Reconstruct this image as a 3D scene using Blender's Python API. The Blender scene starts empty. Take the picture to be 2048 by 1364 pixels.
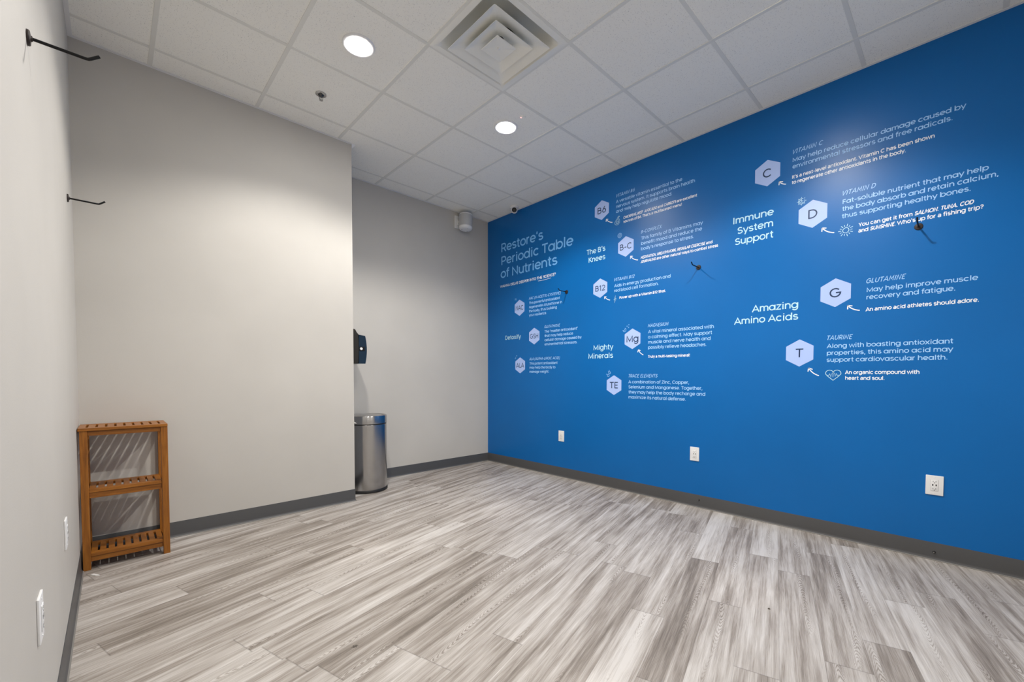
import bpy, bmesh, math, random
from mathutils import Vector, Matrix
random.seed(7)
PI = math.pi
SC = bpy.context.scene
COL = SC.collection

# ------------------------------------------------------------------ camera, world, exposure
H = 3.1518                      # ceiling height
XL, XS, XB = -1.5906, 0.1149, 2.1672   # left wall, end of the projecting wall, blue wall
YN, YP, YB = -4.75, -0.3874, 0.2176    # near wall, projecting wall, alcove back wall
T = 0.6096                      # ceiling grid module

cam_d = bpy.data.cameras.new('camera')
cam = bpy.data.objects.new('camera', cam_d)
COL.objects.link(cam)
cam_d.sensor_fit = 'HORIZONTAL'
cam_d.sensor_width = 36.0
cam_d.lens = 846.2 / 2048 * 36.0
cam_d.shift_x = (1024 - 1039.5) / 2048
cam_d.shift_y = (781.3 - 682) / 2048
cam_d.clip_start = 0.02
r0 = Vector((0.71997241, -0.69399995, 0.00195002))
r1 = Vector((-0.02044058, -0.02401399, -0.99950263))
r2 = Vector((0.6937016, 0.71957446, -0.03147517))
m = Matrix((r0, -r1, -r2)).transposed().to_4x4()
m.translation = Vector((-1.4407, -4.1366, H - 2.0377))
cam.matrix_world = m
SC.camera = cam

w = bpy.data.worlds.new('world')
SC.world = w
w.use_nodes = True
w.node_tree.nodes['Background'].inputs[0].default_value = (1, 1, 1, 1)
w.node_tree.nodes['Background'].inputs[1].default_value = 0.02

SC.view_settings.view_transform = 'Standard'
SC.view_settings.look = 'None'
SC.view_settings.gamma = 1.0
SC.view_settings.exposure = 0.46
SC.view_settings.use_curve_mapping = False
SC.cycles.diffuse_bounces = 8
SC.cycles.max_bounces = 14

LIGHT_SPOTS = [(-0.5 * T, -2.5 * T), (1.5 * T, -2.5 * T), (-0.5 * T, -5.5 * T), (1.5 * T, -5.5 * T)]
LIGHT_W = 122.0
LIGHT_SPREAD = 138.0
LIGHT_BLEND = 0.42
LENS_E = 180.0

# ------------------------------------------------------------------ materials
def mat(name, col, rough=0.5, metal=0.0, spec=0.5, **kw):
    M = bpy.data.materials.new(name)
    M.use_nodes = True
    b = M.node_tree.nodes['Principled BSDF']
    b.inputs['Base Color'].default_value = (*col, 1)
    b.inputs['Roughness'].default_value = rough
    b.inputs['Metallic'].default_value = metal
    b.inputs['Specular IOR Level'].default_value = spec
    if 'emit' in kw:
        b.inputs['Emission Color'].default_value = (*kw['emit'][0], 1)
        b.inputs['Emission Strength'].default_value = kw['emit'][1]
    if 'aniso' in kw:
        b.inputs['Anisotropic'].default_value = kw['aniso']
    return M

class N:
    """small node helper"""
    def __init__(s, M):
        s.t = M.node_tree
        s.b = s.t.nodes['Principled BSDF']
    def n(s, typ, **kw):
        x = s.t.nodes.new(typ)
        for k, v in kw.items():
            if k == 'ins':
                for kk, vv in v.items():
                    x.inputs[kk].default_value = vv
            else:
                setattr(x, k, v)
        return x
    def l(s, a, b):
        s.t.links.new(a, b)
    def math(s, op, a, b=None, c=None):
        x = s.n('ShaderNodeMath', operation=op)
        for i, v in enumerate((a, b, c)):
            if v is None:
                continue
            if isinstance(v, (int, float)):
                x.inputs[i].default_value = v
            else:
                s.l(v, x.inputs[i])
        return x.outputs[0]
    def ramp(s, fac, stops, interp='LINEAR'):
        x = s.n('ShaderNodeValToRGB')
        x.color_ramp.interpolation = interp
        e = x.color_ramp.elements
        while len(e) < len(stops):
            e.new(0.5)
        for k, (p, c) in zip(e, stops):
            k.position = p
            k.color = (*c, 1) if len(c) == 3 else c
        s.l(fac, x.inputs[0])
        return x.outputs[0]
    def noise(s, vec, scale, detail=2.0, rough=0.5, dist=0.0):
        x = s.n('ShaderNodeTexNoise', ins={'Scale': scale, 'Detail': detail, 'Roughness': rough, 'Distortion': dist})
        s.l(vec, x.inputs['Vector'])
        return x.outputs['Fac']
    def mix(s, fac, a, b, blend='MIX'):
        x = s.n('ShaderNodeMix', data_type='RGBA', blend_type=blend)
        for i, v in ((0, fac), (6, a), (7, b)):
            if isinstance(v, (int, float)):
                x.inputs[i].default_value = v
            elif isinstance(v, tuple):
                x.inputs[i].default_value = (*v, 1)
            else:
                s.l(v, x.inputs[i])
        return x.outputs[2]
    def bump(s, h, strength, dist):
        x = s.n('ShaderNodeBump', ins={'Strength': strength, 'Distance': dist})
        s.l(h, x.inputs['Height'])
        s.l(x.outputs[0], s.b.inputs['Normal'])

def paint(name, col, rough, spec, bump=0.12):
    M = mat(name, col, rough, 0, spec)
    k = N(M)
    g = k.n('ShaderNodeNewGeometry')
    P = g.outputs['Position']
    big = k.noise(P, 1.7, 3, 0.55)
    c = k.ramp(big, [(0.3, tuple(x * 0.965 for x in col)), (0.7, tuple(min(1, x * 1.03) for x in col))])
    k.l(c, k.b.inputs['Base Color'])
    k.bump(k.noise(P, 260, 2, 0.5), bump, 0.002)
    return M

M_GREY = paint('warm_grey_paint', (0.515, 0.493, 0.456), 0.55, 0.35)
M_BLUE = paint('blue_paint', (0.0, 0.126, 0.415), 0.33, 0.34, 0.10)
def nicks(M):
    k = N(M)
    P = k.n('ShaderNodeNewGeometry').outputs['Position']
    v = k.n('ShaderNodeTexVoronoi', ins={'Scale': 5.5})
    k.l(P, v.inputs['Vector'])
    sc = k.n('ShaderNodeSeparateColor')
    k.l(v.outputs['Color'], sc.inputs[0])
    r = k.math('MULTIPLY_ADD', sc.outputs[1], 0.016, 0.006)
    hit = k.math('MULTIPLY', k.math('LESS_THAN', v.outputs['Distance'], r), k.math('LESS_THAN', sc.outputs[0], 0.30))
    old = k.b.inputs['Base Color'].links[0].from_socket
    k.l(k.mix(hit, old, (0.25, 0.42, 0.62)), k.b.inputs['Base Color'])
nicks(M_BLUE)
M_GRID = mat('white_steel_grid', (0.76, 0.755, 0.71), 0.45, 0, 0.4)
M_ANGLE = mat('white_steel_angle', (0.78, 0.78, 0.78), 0.45, 0, 0.4)
M_BASE = mat('charcoal_vinyl', (0.068, 0.068, 0.070), 0.42, 0, 0.5)
M_TOE = mat('pale_vinyl_toe', (0.20, 0.19, 0.175), 0.5, 0, 0.4)  # toe strip coloured a paler grey than the base above it
M_WHITE = mat('white_plastic', (0.80, 0.80, 0.80), 0.35, 0, 0.5)
M_VENT = mat('white_enamel', (0.84, 0.835, 0.785), 0.4, 0, 0.45)
M_DARK = mat('dark_duct', (0.02, 0.02, 0.02), 0.8)
M_BLACK = mat('black_metal', (0.006, 0.006, 0.0065), 0.45, 0, 0.25)
M_HOOKCAP = mat('bronze_black', (0.026, 0.018, 0.016), 0.5, 0.0, 0.35)
M_SLOT = mat('slot_black', (0.015, 0.015, 0.015), 0.6)
M_CHROME = mat('aged_chrome', (0.42, 0.42, 0.42), 0.22, 1.0)
M_BRASS = mat('dark_nickel', (0.10, 0.10, 0.10), 0.35, 1.0)
M_RED = mat('red_indicator', (0.8, 0.1, 0.1), 0.4, 0, 0.5, emit=((1.0, 0.32, 0.30), 3.0))
M_LENS = mat('lamp_lens', (0.9, 0.9, 0.9), 0.5, 0, 0.3, emit=((1.0, 0.975, 0.94), LENS_E))
M_GLASS = mat('dark_lens', (0.006, 0.006, 0.008), 0.12, 0, 0.6)
M_NAVYPL = mat('blue_black_plastic', (0.010, 0.022, 0.038), 0.22, 0, 0.5)
M_BROWNPL = mat('smoke_plastic', (0.022, 0.019, 0.014), 0.35, 0, 0.4)
M_RUBBER = mat('black_rubber', (0.012, 0.012, 0.012), 0.55)
M_PAPER = mat('white_paper', (0.75, 0.73, 0.70), 0.8)
M_DIRT = mat('dark_dirt', (0.10, 0.085, 0.07), 0.9)
M_ICE = mat('pale_blue_vinyl', (0.40, 0.53, 0.89), 0.42, 0, 0.4)
M_SKY = mat('light_blue_vinyl', (0.34, 0.60, 0.95), 0.42, 0, 0.4)
M_TITLE = mat('title_blue_vinyl', (0.20, 0.52, 0.95), 0.42, 0, 0.4)
M_MINT = mat('pale_cyan_vinyl', (0.46, 0.73, 0.86), 0.42, 0, 0.4)
M_SNOW = mat('white_vinyl', (0.80, 0.85, 0.92), 0.42, 0, 0.4)
M_NAVY = mat('navy_vinyl', (0.010, 0.035, 0.11), 0.42, 0, 0.4)

def tile_mat():
    M = mat('mineral_fibre_tile', (0.78, 0.78, 0.78), 0.9, 0, 0.15)
    k = N(M)
    P = k.n('ShaderNodeNewGeometry').outputs['Position']
    v = k.n('ShaderNodeTexVoronoi', ins={'Scale': 205.0, 'Randomness': 1.0})
    wob = k.n('ShaderNodeTexNoise', ins={'Scale': 60.0, 'Detail': 2.0})
    k.l(P, wob.inputs['Vector'])
    off = k.n('ShaderNodeVectorMath', operation='MULTIPLY_ADD')
    k.l(wob.outputs['Color'], off.inputs[0])
    off.inputs[1].default_value = (0.008, 0.008, 0.008)
    k.l(P, off.inputs[2])
    k.l(off.outputs[0], v.inputs['Vector'])
    sepc = k.n('ShaderNodeSeparateColor')
    k.l(v.outputs['Color'], sepc.inputs[0])
    size = k.math('MULTIPLY_ADD', k.math('POWER', sepc.outputs[0], 2.4), 0.42, 0.03)
    pit = k.math('SUBTRACT', 1.0, k.math('SMOOTH_MIN', k.math('DIVIDE', v.outputs['Distance'], size), 1.0, 0.2))
    pit = k.math('MINIMUM', k.math('MAXIMUM', k.math('MULTIPLY', pit, 2.5), 0.0), 1.0)
    dens = k.ramp(k.noise(P, 9, 3, 0.6), [(0.35, (0.55,) * 3), (0.65, (1,) * 3)])
    pit = k.math('MULTIPLY', pit, dens)
    base = k.ramp(k.noise(P, 420, 2, 0.6), [(0.3, (0.89, 0.88, 0.83)), (0.7, (0.95, 0.94, 0.885))])
    k.l(k.mix(pit, base, (0.46, 0.455, 0.45)), k.b.inputs['Base Color'])
    k.bump(k.noise(P, 300, 3, 0.6), 0.15, 0.002)
    return M
M_TILE = tile_mat()

def floor_mat():
    M = mat('vinyl_plank', (0.5, 0.46, 0.42), 0.42, 0, 0.4)
    k = N(M)
    uvn = k.n('ShaderNodeUVMap', uv_map='plank')          # u along the plank, v across, metres
    sep = k.n('ShaderNodeSeparateXYZ')
    k.l(uvn.outputs[0], sep.inputs[0])
    u, v = sep.outputs[0], sep.outputs[1]
    a1 = k.n('ShaderNodeAttribute', attribute_name='plank_seed')
    a2 = k.n('ShaderNodeAttribute', attribute_name='plank_tone')
    seed, tone = a1.outputs['Fac'], a2.outputs['Fac']
    def vec(su, sv, off):
        c = k.n('ShaderNodeCombineXYZ')
        k.l(k.math('MULTIPLY', u, su), c.inputs[0])
        k.l(k.math('MULTIPLY', v, sv), c.inputs[1])
        k.l(k.math('MULTIPLY_ADD', seed, 37.0, off), c.inputs[2])
        return c.outputs[0]
    band = k.noise(vec(1.3, 17.0, 0.0), 1.0, 2.5, 0.55, 0.35)       # broad strips inside a plank
    strip = k.noise(vec(2.4, 62.0, 11.0), 1.0, 5.0, 0.62, 0.25)       # narrow streaks
    fine = k.noise(vec(9.0, 420.0, 5.0), 1.0, 3.0, 0.65)             # pore lines
    cloud = k.noise(vec(5.0, 9.0, 23.0), 1.0, 2.0, 0.5)
    # cathedral grain: nested parabolas running along the plank
    wob = k.noise(vec(1.3, 0.3, 40.0), 1.0, 2.0, 0.5)
    vc = k.math('ADD', v, k.math('MULTIPLY_ADD', wob, 0.12, -0.06))
    vc = k.math('SUBTRACT', vc, k.math('MULTIPLY_ADD', k.math('FRACT', k.math('MULTIPLY', seed, 7.31)), 0.10, -0.05))
    sgn = k.math('SIGN', k.math('SUBTRACT', k.math('FRACT', k.math('MULTIPLY', seed, 3.77)), 0.5))
    par = k.math('MULTIPLY', k.math('MULTIPLY', vc, vc), 1500.0)
    ph = k.math('ADD', par, k.math('MULTIPLY', k.math('MULTIPLY', u, sgn), 4.6))
    ph = k.math('ADD', ph, k.math('MULTIPLY', k.noise(vec(7.0, 55.0, 60.0), 1.0, 3.0, 0.6), 0.42))
    ring = k.math('MULTIPLY_ADD', k.math('SINE', k.math('MULTIPLY', ph, 2 * PI * 7.0)), 0.5, 0.5)
    near = k.ramp(k.math('ABSOLUTE', vc), [(0.012, (1,) * 3), (0.040, (0,) * 3)])
    ringm = k.ramp(k.noise(vec(1.5, 4.0, 80.0), 1.0, 1.0, 0.5), [(0.46, (0,) * 3), (0.56, (1,) * 3)])
    ringm = k.math('MULTIPLY', ringm, near)
    ring = k.math('MULTIPLY', k.math('SUBTRACT', k.math('POWER', ring, 2.0), 0.30), ringm)
    bandc = k.ramp(band, [(0.36, (0.0,) * 3), (0.47, (0.42,) * 3), (0.53, (0.58,) * 3), (0.66, (1.0,) * 3)])
    f = k.math('MULTIPLY_ADD', k.math('SUBTRACT', bandc, 0.5), 0.42, 0.52)
    f = k.math('ADD', f, k.math('MULTIPLY', k.math('SUBTRACT', strip, 0.5), 1.10))
    f = k.math('ADD', f, k.math('MULTIPLY', k.math('SUBTRACT', cloud, 0.5), 0.22))
    f = k.math('ADD', f, tone)
    f = k.math('SUBTRACT', f, k.math('MULTIPLY', ring, 0.42))
    f = k.math('ADD', f, k.math('MULTIPLY', k.math('SUBTRACT', fine, 0.5), 0.75))
    col = k.ramp(f, [(0.05, (0.150, 0.126, 0.104)), (0.36, (0.285, 0.250, 0.218)), (0.60, (0.420, 0.384, 0.350)), (0.95, (0.590, 0.560, 0.528))])
    # seams
    au = k.n('ShaderNodeUVMap', uv_map='edge')
    se = k.n('ShaderNodeSeparateXYZ')
    k.l(au.outputs[0], se.inputs[0])
    eu = k.math('MINIMUM', se.outputs[0], k.math('SUBTRACT', a1.outputs['Vector'], 0.0)) if False else se.outputs[0]
    seam = k.math('MINIMUM', k.math('MULTIPLY', eu, 1.0), k.math('MULTIPLY_ADD', se.outputs[1], 2.5, 0.0006))
    sm = k.ramp(seam, [(0.0, (0.62,) * 3), (0.0012, (1,) * 3)])
    k.l(k.mix(1.0, col, sm, 'MULTIPLY'), k.b.inputs['Base Color'])
    rr = k.ramp(f, [(0.2, (0.50,) * 3), (0.8, (0.40,) * 3)])
    k.l(rr, k.b.inputs['Roughness'])
    k.bump(k.math('ADD', k.math('MULTIPLY', fine, 0.7), k.math('MULTIPLY', ring, -0.5)), 0.10, 0.001)
    return M
M_FLOOR = floor_mat()

def wood_mat(name, axis):
    M = mat(name, (0.45, 0.17, 0.04), 0.38, 0, 0.45)
    k = N(M)
    tc = k.n('ShaderNodeTexCoord')
    mp = k.n('ShaderNodeMapping')
    k.l(tc.outputs['Object'], mp.inputs['Vector'])
    sc = [60, 60, 60]
    sc[axis] = 3.5
    mp.inputs['Scale'].default_value = sc
    n1 = k.noise(mp.outputs[0], 1.0, 3, 0.6, 0.6)
    n2 = k.noise(mp.outputs[0], 4.0, 2, 0.6)
    f = k.math('ADD', k.math('MULTIPLY', n1, 0.75), k.math('MULTIPLY', n2, 0.3))
    c = k.ramp(f, [(0.30, (0.150, 0.046, 0.004)), (0.52, (0.265, 0.090, 0.008)), (0.75, (0.390, 0.150, 0.020))])
    k.l(c, k.b.inputs['Base Color'])
    k.bump(n2, 0.08, 0.001)
    return M
M_WX, M_WY, M_WZ = wood_mat('oiled_teak_across', 0), wood_mat('oiled_teak_deep', 1), wood_mat('oiled_teak_upright', 2)

def steel_mat(name, vertical=True):
    M = mat(name, (0.44, 0.435, 0.43), 0.24, 1.0, 0.5, aniso=0.85)
    k = N(M)
    tc = k.n('ShaderNodeTexCoord')
    mp = k.n('ShaderNodeMapping')
    k.l(tc.outputs['Object'], mp.inputs['Vector'])
    mp.inputs['Scale'].default_value = (3, 3, 900)
    n1 = k.noise(mp.outputs[0], 1.0, 2, 0.5)
    k.l(k.ramp(n1, [(0.3, (0.22,) * 3), (0.7, (0.26,) * 3)]), k.b.inputs['Roughness'])
    tg = k.n('ShaderNodeTangent', direction_type='RADIAL', axis='Z')
    k.l(tg.outputs[0], k.b.inputs['Tangent'])
    k.b.inputs['Anisotropic Rotation'].default_value = 0.25
    return M
M_STEEL = steel_mat('brushed_steel')

# ------------------------------------------------------------------ mesh helpers
def obj(name, bm, m, parent=None, smooth=False):
    me = bpy.data.meshes.new(name)
    bm.normal_update()
    bm.to_mesh(me)
    bm.free()
    me.materials.append(m)
    if smooth:
        for p in me.polygons:
            p.use_smooth = True
        try:
            me.set_sharp_from_angle(angle=math.radians(35))
        except Exception:
            pass
    o = bpy.data.objects.new(name, me)
    COL.objects.link(o)
    if parent:
        o.parent = parent
    return o

def tag(o, label, cat, group=None):
    o['label'] = label
    o['category'] = cat
    if group:
        o['group'] = group
    return o

def thing(name, label, cat, loc, group=None):
    o = bpy.data.objects.new(name, None)
    o.empty_display_size = 0.05
    o.location = loc
    COL.objects.link(o)
    return tag(o, label, cat, group)

def struct(o):
    o['kind'] = 'structure'
    return o

def copy_tree(o, parent=None):
    c = o.copy()
    COL.objects.link(c)
    if parent:
        c.parent = parent
    for ch in list(o.children):
        copy_tree(ch, c)
    return c

def box(bm, x0, x1, y0, y1, z0, z1, bev=0.0, seg=2):
    t = bmesh.new()
    bmesh.ops.create_cube(t, size=1)
    for v in t.verts:
        v.co = Vector((x0 + (v.co.x + .5) * (x1 - x0), y0 + (v.co.y + .5) * (y1 - y0), z0 + (v.co.z + .5) * (z1 - z0)))
    if bev > 0:
        bmesh.ops.bevel(t, geom=list(t.edges), offset=bev, segments=seg, profile=0.6, affect='EDGES')
    merge(bm, t)

def merge(bm, t):
    t.verts.index_update()
    vm = [bm.verts.new(v.co) for v in t.verts]
    for f in t.faces:
        bm.faces.new([vm[v.index] for v in f.verts])
    t.free()

def lathe(bm, prof, n=40, M=None, cap0=True, cap1=True):
    """profile of (radius, z) turned about z, then moved by M"""
    M = M or Matrix.Identity(4)
    rings = []
    for r, z in prof:
        rings.append([bm.verts.new(M @ Vector((r * math.cos(2 * PI * i / n), r * math.sin(2 * PI * i / n), z))) for i in range(n)])
    for a, b in zip(rings, rings[1:]):
        for i in range(n):
            j = (i + 1) % n
            bm.faces.new((a[i], a[j], b[j], b[i]))
    if cap0:
        bm.faces.new(list(reversed(rings[0])))
    if cap1:
        bm.faces.new(rings[-1])

def tube(bm, pts, r, n=12):
    pts = [Vector(p) for p in pts]
    rings = []
    up = Vector((0.31, 0.17, 0.93))
    for i, p in enumerate(pts):
        a = pts[max(i - 1, 0)]
        b = pts[min(i + 1, len(pts) - 1)]
        d = (b - a).normalized()
        x = d.cross(up).normalized()
        y = d.cross(x).normalized()
        rings.append([bm.verts.new(p + r * (math.cos(2 * PI * k / n) * x + math.sin(2 * PI * k / n) * y)) for k in range(n)])
    for a, b in zip(rings, rings[1:]):
        for i in range(n):
            j = (i + 1) % n
            bm.faces.new((a[i], a[j], b[j], b[i]))
    bm.faces.new(list(reversed(rings[0])))
    bm.faces.new(rings[-1])

def prism(bm, outline, y0, y1):
    """outline of (x, z) points extruded along y"""
    a = [bm.verts.new((x, y0, z)) for x, z in outline]
    b = [bm.verts.new((x, y1, z)) for x, z in outline]
    n = len(outline)
    bm.faces.new(a)
    bm.faces.new(list(reversed(b)))
    for i in range(n):
        j = (i + 1) % n
        bm.faces.new((a[j], a[i], b[i], b[j]))

def done(bm):
    bmesh.ops.recalc_face_normals(bm, faces=list(bm.faces))
    return bm

# ------------------------------------------------------------------ room shell
def wall(name, x0, x1, y0, y1, m):
    bm = bmesh.new()
    box(bm, x0, x1, y0, y1, -0.05, H + 0.25)
    return struct(obj(name, done(bm), m))
wall('wall_left', XL - 0.12, XL, YN - 0.12, YB + 0.12, M_GREY)
wall('wall_back_left', XL, XS, YP, YB + 0.12, M_GREY)
wall('wall_back', XS, XB, YB, YB + 0.12, M_GREY)
wall('wall_right', XB, XB + 0.12, YN - 0.12, YB + 0.12, M_BLUE)
wall('wall_near', XL, XB, YN - 0.12, YN, M_GREY)

# floor: diagonal vinyl planks, 152 mm x 1219 mm, laid 14.9 degrees off the wall
ANG = math.radians(14.92)
PW, PL, V0 = 0.1524, 1.2192, -4.1167
ca, sa = math.cos(ANG), math.sin(ANG)
JOINT = {0: -0.19, -1: 0.29, 1: -0.437, 2: 0.39, 3: 0.563, 5: 0.31, 6: -0.457, -2: 0.475, 9: -0.971, 10: -1.246, 13: -1.530, 16: -1.154, 18: -1.885}
TONE = {(-1, 0.29, -1): 0.20, (3, 0.563, 1): 0.30, (6, -0.457, -1): 0.22, (5, 0.31, -1): -0.16, (5, 0.31, 1): 0.20,
        (13, -1.53, 1): -0.10, (18, -1.885, 1): -0.14, (0, -0.19, 1): 0.16, (0, -0.19, -1): -0.12, (10, -1.246, 1): 0.08, (16, -1.154, 1): 0.18, (9, -0.971, 1): 0.12, (-2, 0.475, 1): -0.10}
def floor():
    bm = bmesh.new()
    uvl = bm.loops.layers.uv.new('plank')
    edl = bm.loops.layers.uv.new('edge')
    sl = bm.faces.layers.float.new('plank_seed')
    tl = bm.faces.layers.float.new('plank_tone')
    rnd = random.Random(21)
    for row in range(-24, 48):
        v0 = V0 + row * PW
        u0 = JOINT.get(row, rnd.uniform(0, PL))
        for kk in range(-6, 6):
            ua = u0 + kk * PL
            seed = rnd.random()
            tone = rnd.gauss(0, 0.055)
            for (r_, uj, sd), tv in TONE.items():
                if r_ == row and ((sd > 0 and abs(ua - uj) < .01) or (sd < 0 and abs(ua + PL - uj) < .01)):
                    tone = tv
            # split in cells so that edge distance can be carried per corner
            us = [ua, ua + 0.004, ua + PL / 2, ua + PL - 0.004, ua + PL]
            vs = [v0, v0 + 0.004, v0 + PW - 0.004, v0 + PW]
            eu = [0, 0.004, 0.004, 0.004, 0]
            ev = [0, 0.004, 0.004, 0]
            cx = (ua + PL / 2) * ca - (v0 + PW / 2) * sa
            cy = (ua + PL / 2) * sa + (v0 + PW / 2) * ca
            if not (XL - 1 < cx < XB + 1 and YN - 1 < cy < YB + 1):
                continue
            g = [[bm.verts.new((a * ca - b * sa, a * sa + b * ca, 0)) for b in vs] for a in us]
            for i in range(4):
                for j in range(3):
                    f = bm.faces.new((g[i][j], g[i + 1][j], g[i + 1][j + 1], g[i][j + 1]))
                    f[sl] = seed
                    f[tl] = tone
                    for lp, (a, b) in zip(f.loops, ((i, j), (i + 1, j), (i + 1, j + 1), (i, j + 1))):
                        lp[uvl].uv = (us[a] - ua, vs[b] - v0 - PW / 2)
                        lp[edl].uv = (eu[a], ev[b])
    for co, no in (((XL - .05, 0, 0), (-1, 0, 0)), ((XB + .05, 0, 0), (1, 0, 0)), ((0, YN - .05, 0), (0, -1, 0)), ((0, YB + .05, 0), (0, 1, 0))):
        bmesh.ops.bisect_plane(bm, geom=list(bm.verts) + list(bm.edges) + list(bm.faces), plane_co=co, plane_no=no, clear_outer=True)
    return struct(obj('floor', bm, M_FLOOR))
floor()

# ceiling: lay-in tiles and exposed tee grid
VENT_CELL = (0, -4)
def ceiling():
    bm = bmesh.new()
    tiles = bmesh.new()
    gx = [XL] + [i * T for i in range(-2, 4) if XL < i * T < XB] + [XB]
    gy = [YN] + [j * T for j in range(-8, 1) if YN < j * T < YB] + [YB]
    for a, b in zip(gx, gx[1:]):
        for c, d in zip(gy, gy[1:]):
            cx, cy = (a + b) / 2, (c + d) / 2
            if VENT_CELL[0] * T < cx < (VENT_CELL[0] + 1) * T and VENT_CELL[1] * T < cy < (VENT_CELL[1] + 1) * T:
                continue
            x1 = min(b, XS) if False else b
            box(tiles, a + 0.004, x1 - 0.004, c + 0.004, d - 0.004, H + 0.003, H + 0.019)
    ce = struct(obj('ceiling', done(tiles), M_TILE))
    g = bmesh.new()
    hw = 0.012
    for x in gx[1:-1]:
        y1 = YB if x > XS else YP
        box(g, x - hw, x + hw, YN, y1, H, H + 0.028, 0.0006, 1)
    for y in gy[1:-1]:
        xs = gx
        for a, b in zip(xs, xs[1:]):
            if y > YP and b <= XS + .01:
                continue
            a2 = max(a, XS) if y > YP else a
            box(g, a2 + (hw if a != XL else 0), b - (hw if b != XB else 0), y - hw, y + hw, H + 0.0004, H + 0.028, 0.0006, 1)
    struct(obj('ceiling_grid', done(g), M_GRID, ce))
    # structural deck above, closing the plenum
    d = bmesh.new()
    box(d, XL - .12, XB + .12, YN - .12, YB + .12, H + 0.25, H + 0.33)
    struct(obj('ceiling', done(d), M_DARK))
ceiling()

def angle_trim(name, a, b, nrm):
    """wall angle: a flat steel leg under the tile edge along a wall"""
    bm = bmesh.new()
    (x0, y0), (x1, y1) = a, b
    nx, ny = nrm
    wd = 0.021
    xa, xb = sorted((x0, x1 + nx * wd)) if nx else sorted((x0, x1))
    ya, yb = sorted((y0, y1 + ny * wd)) if ny else sorted((y0, y1))
    box(bm, xa, xb, ya, yb, H - 0.0012, H + 0.002)
    return struct(obj(name, done(bm), M_ANGLE))
q = 0.0212
angle_trim('trim_1', (XL, YN + q), (XL, YP), (1, 0))
angle_trim('trim_2', (XL + q, YP), (XS + q, YP), (0, -1))
angle_trim('trim_3', (XS, YP + .0002), (XS, YB), (1, 0))
angle_trim('trim_4', (XS + q, YB), (XB, YB), (0, -1))
angle_trim('trim_5', (XB, YN + q), (XB, YB - q), (-1, 0))
angle_trim('trim_6', (XL, YN), (XB, YN), (0, 1))
# loose bent tab of the wall angle at the outside corner
bm = bmesh.new()
tab = [(XS - .004, YP - .021, H - .0015), (XS + .030, YP - .018, H - .002), (XS + .004, YP - .002, H - .030)]
va = [bm.verts.new(p) for p in tab]
vb = [bm.verts.new((p[0], p[1] + .0012, p[2] - .0006)) for p in tab]
bm.faces.new(va)
bm.faces.new(list(reversed(vb)))
for i in range(3):
    j = (i + 1) % 3
    bm.faces.new((va[j], va[i], vb[i], vb[j]))
struct(obj('trim_7', done(bm), M_ANGLE))

# cove base
BP = [(0.0, 0.107), (0.0022, 0.1075), (0.0032, 0.105), (0.0032, 0.022), (0.0050, 0.013), (0.0095, 0.0055), (0.0140, 0.0030), (0.0140, 0.0)]
def base(name, path):
    """sweep the cove profile along a plan path, wall on the left hand side of travel"""
    bm = bmesh.new()
    pts = [Vector((p[0], p[1])) for p in path]
    rows = []
    for i, p in enumerate(pts):
        d0 = (pts[i] - pts[i - 1]).normalized() if i else None
        d1 = (pts[i + 1] - pts[i]).normalized() if i < len(pts) - 1 else None
        n0 = Vector((d0.y, -d0.x)) if d0 else None
        n1 = Vector((d1.y, -d1.x)) if d1 else None
        if n0 and n1:
            nn = (n0 + n1)
            nn = nn / nn.dot(n0)
        else:
            nn = n0 or n1
        rows.append([bm.verts.new((p.x + nn.x * a, p.y + nn.y * a, z)) for a, z in BP])
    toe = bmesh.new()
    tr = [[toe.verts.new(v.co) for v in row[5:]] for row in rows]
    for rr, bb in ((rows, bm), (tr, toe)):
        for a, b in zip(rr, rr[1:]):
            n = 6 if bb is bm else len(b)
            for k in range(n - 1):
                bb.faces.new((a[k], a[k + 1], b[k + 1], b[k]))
    for row in rows:
        for v in row[6:]:
            bm.verts.remove(v)
    o = struct(obj(name, done(bm), M_BASE, None, True))
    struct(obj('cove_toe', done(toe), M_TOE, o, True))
    return o
base('baseboard_left', [(XL, YN), (XL, YP)])
base('baseboard_back_left', [(XL + .014, YP), (XS, YP), (XS, YB - .014)])
base('baseboard_back', [(XS, YB), (XB, YB)])
base('baseboard_right', [(XB, YB), (XB, YN)])
base('baseboard_near', [(XB, YN), (XL, YN)])

# ------------------------------------------------------------------ ceiling fixtures
def downlight():
    t = thing('downlight', 'x', 'ceiling light', (0, 0, H), 'recessed downlights in the ceiling tiles')
    bm = bmesh.new()
    lathe(bm, [(0.066, 0.012), (0.068, -0.001), (0.080, -0.0065), (0.092, -0.0055), (0.096, 0.0), (0.096, 0.012)], 48, None, False, False)
    obj('trim_ring', done(bm), M_WHITE, t, True)
    bm = bmesh.new()
    lathe(bm, [(0.0665, 0.0), (0.060, -0.0065), (0.045, -0.0095), (0.020, -0.0110)], 48)
    obj('lens', done(bm), M_LENS, t, True)
    bm = bmesh.new()
    lathe(bm, [(0.066, 0.001), (0.066, 0.10), (0.03, 0.12)], 32)
    obj('housing', done(bm), M_DARK, t, True)
    ld = bpy.data.lights.new('lamp_light', 'SPOT')
    ld.shadow_soft_size = 0.045
    ld.energy = LIGHT_W
    ld.spot_size = math.radians(LIGHT_SPREAD)
    ld.spot_blend = LIGHT_BLEND
    ld.color = (1.0, 0.960, 0.905)
    lo = bpy.data.objects.new('lamp_light', ld)
    lo.location = (0, 0, -0.012)
    COL.objects.link(lo)
    lo.parent = t
    return t
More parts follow.
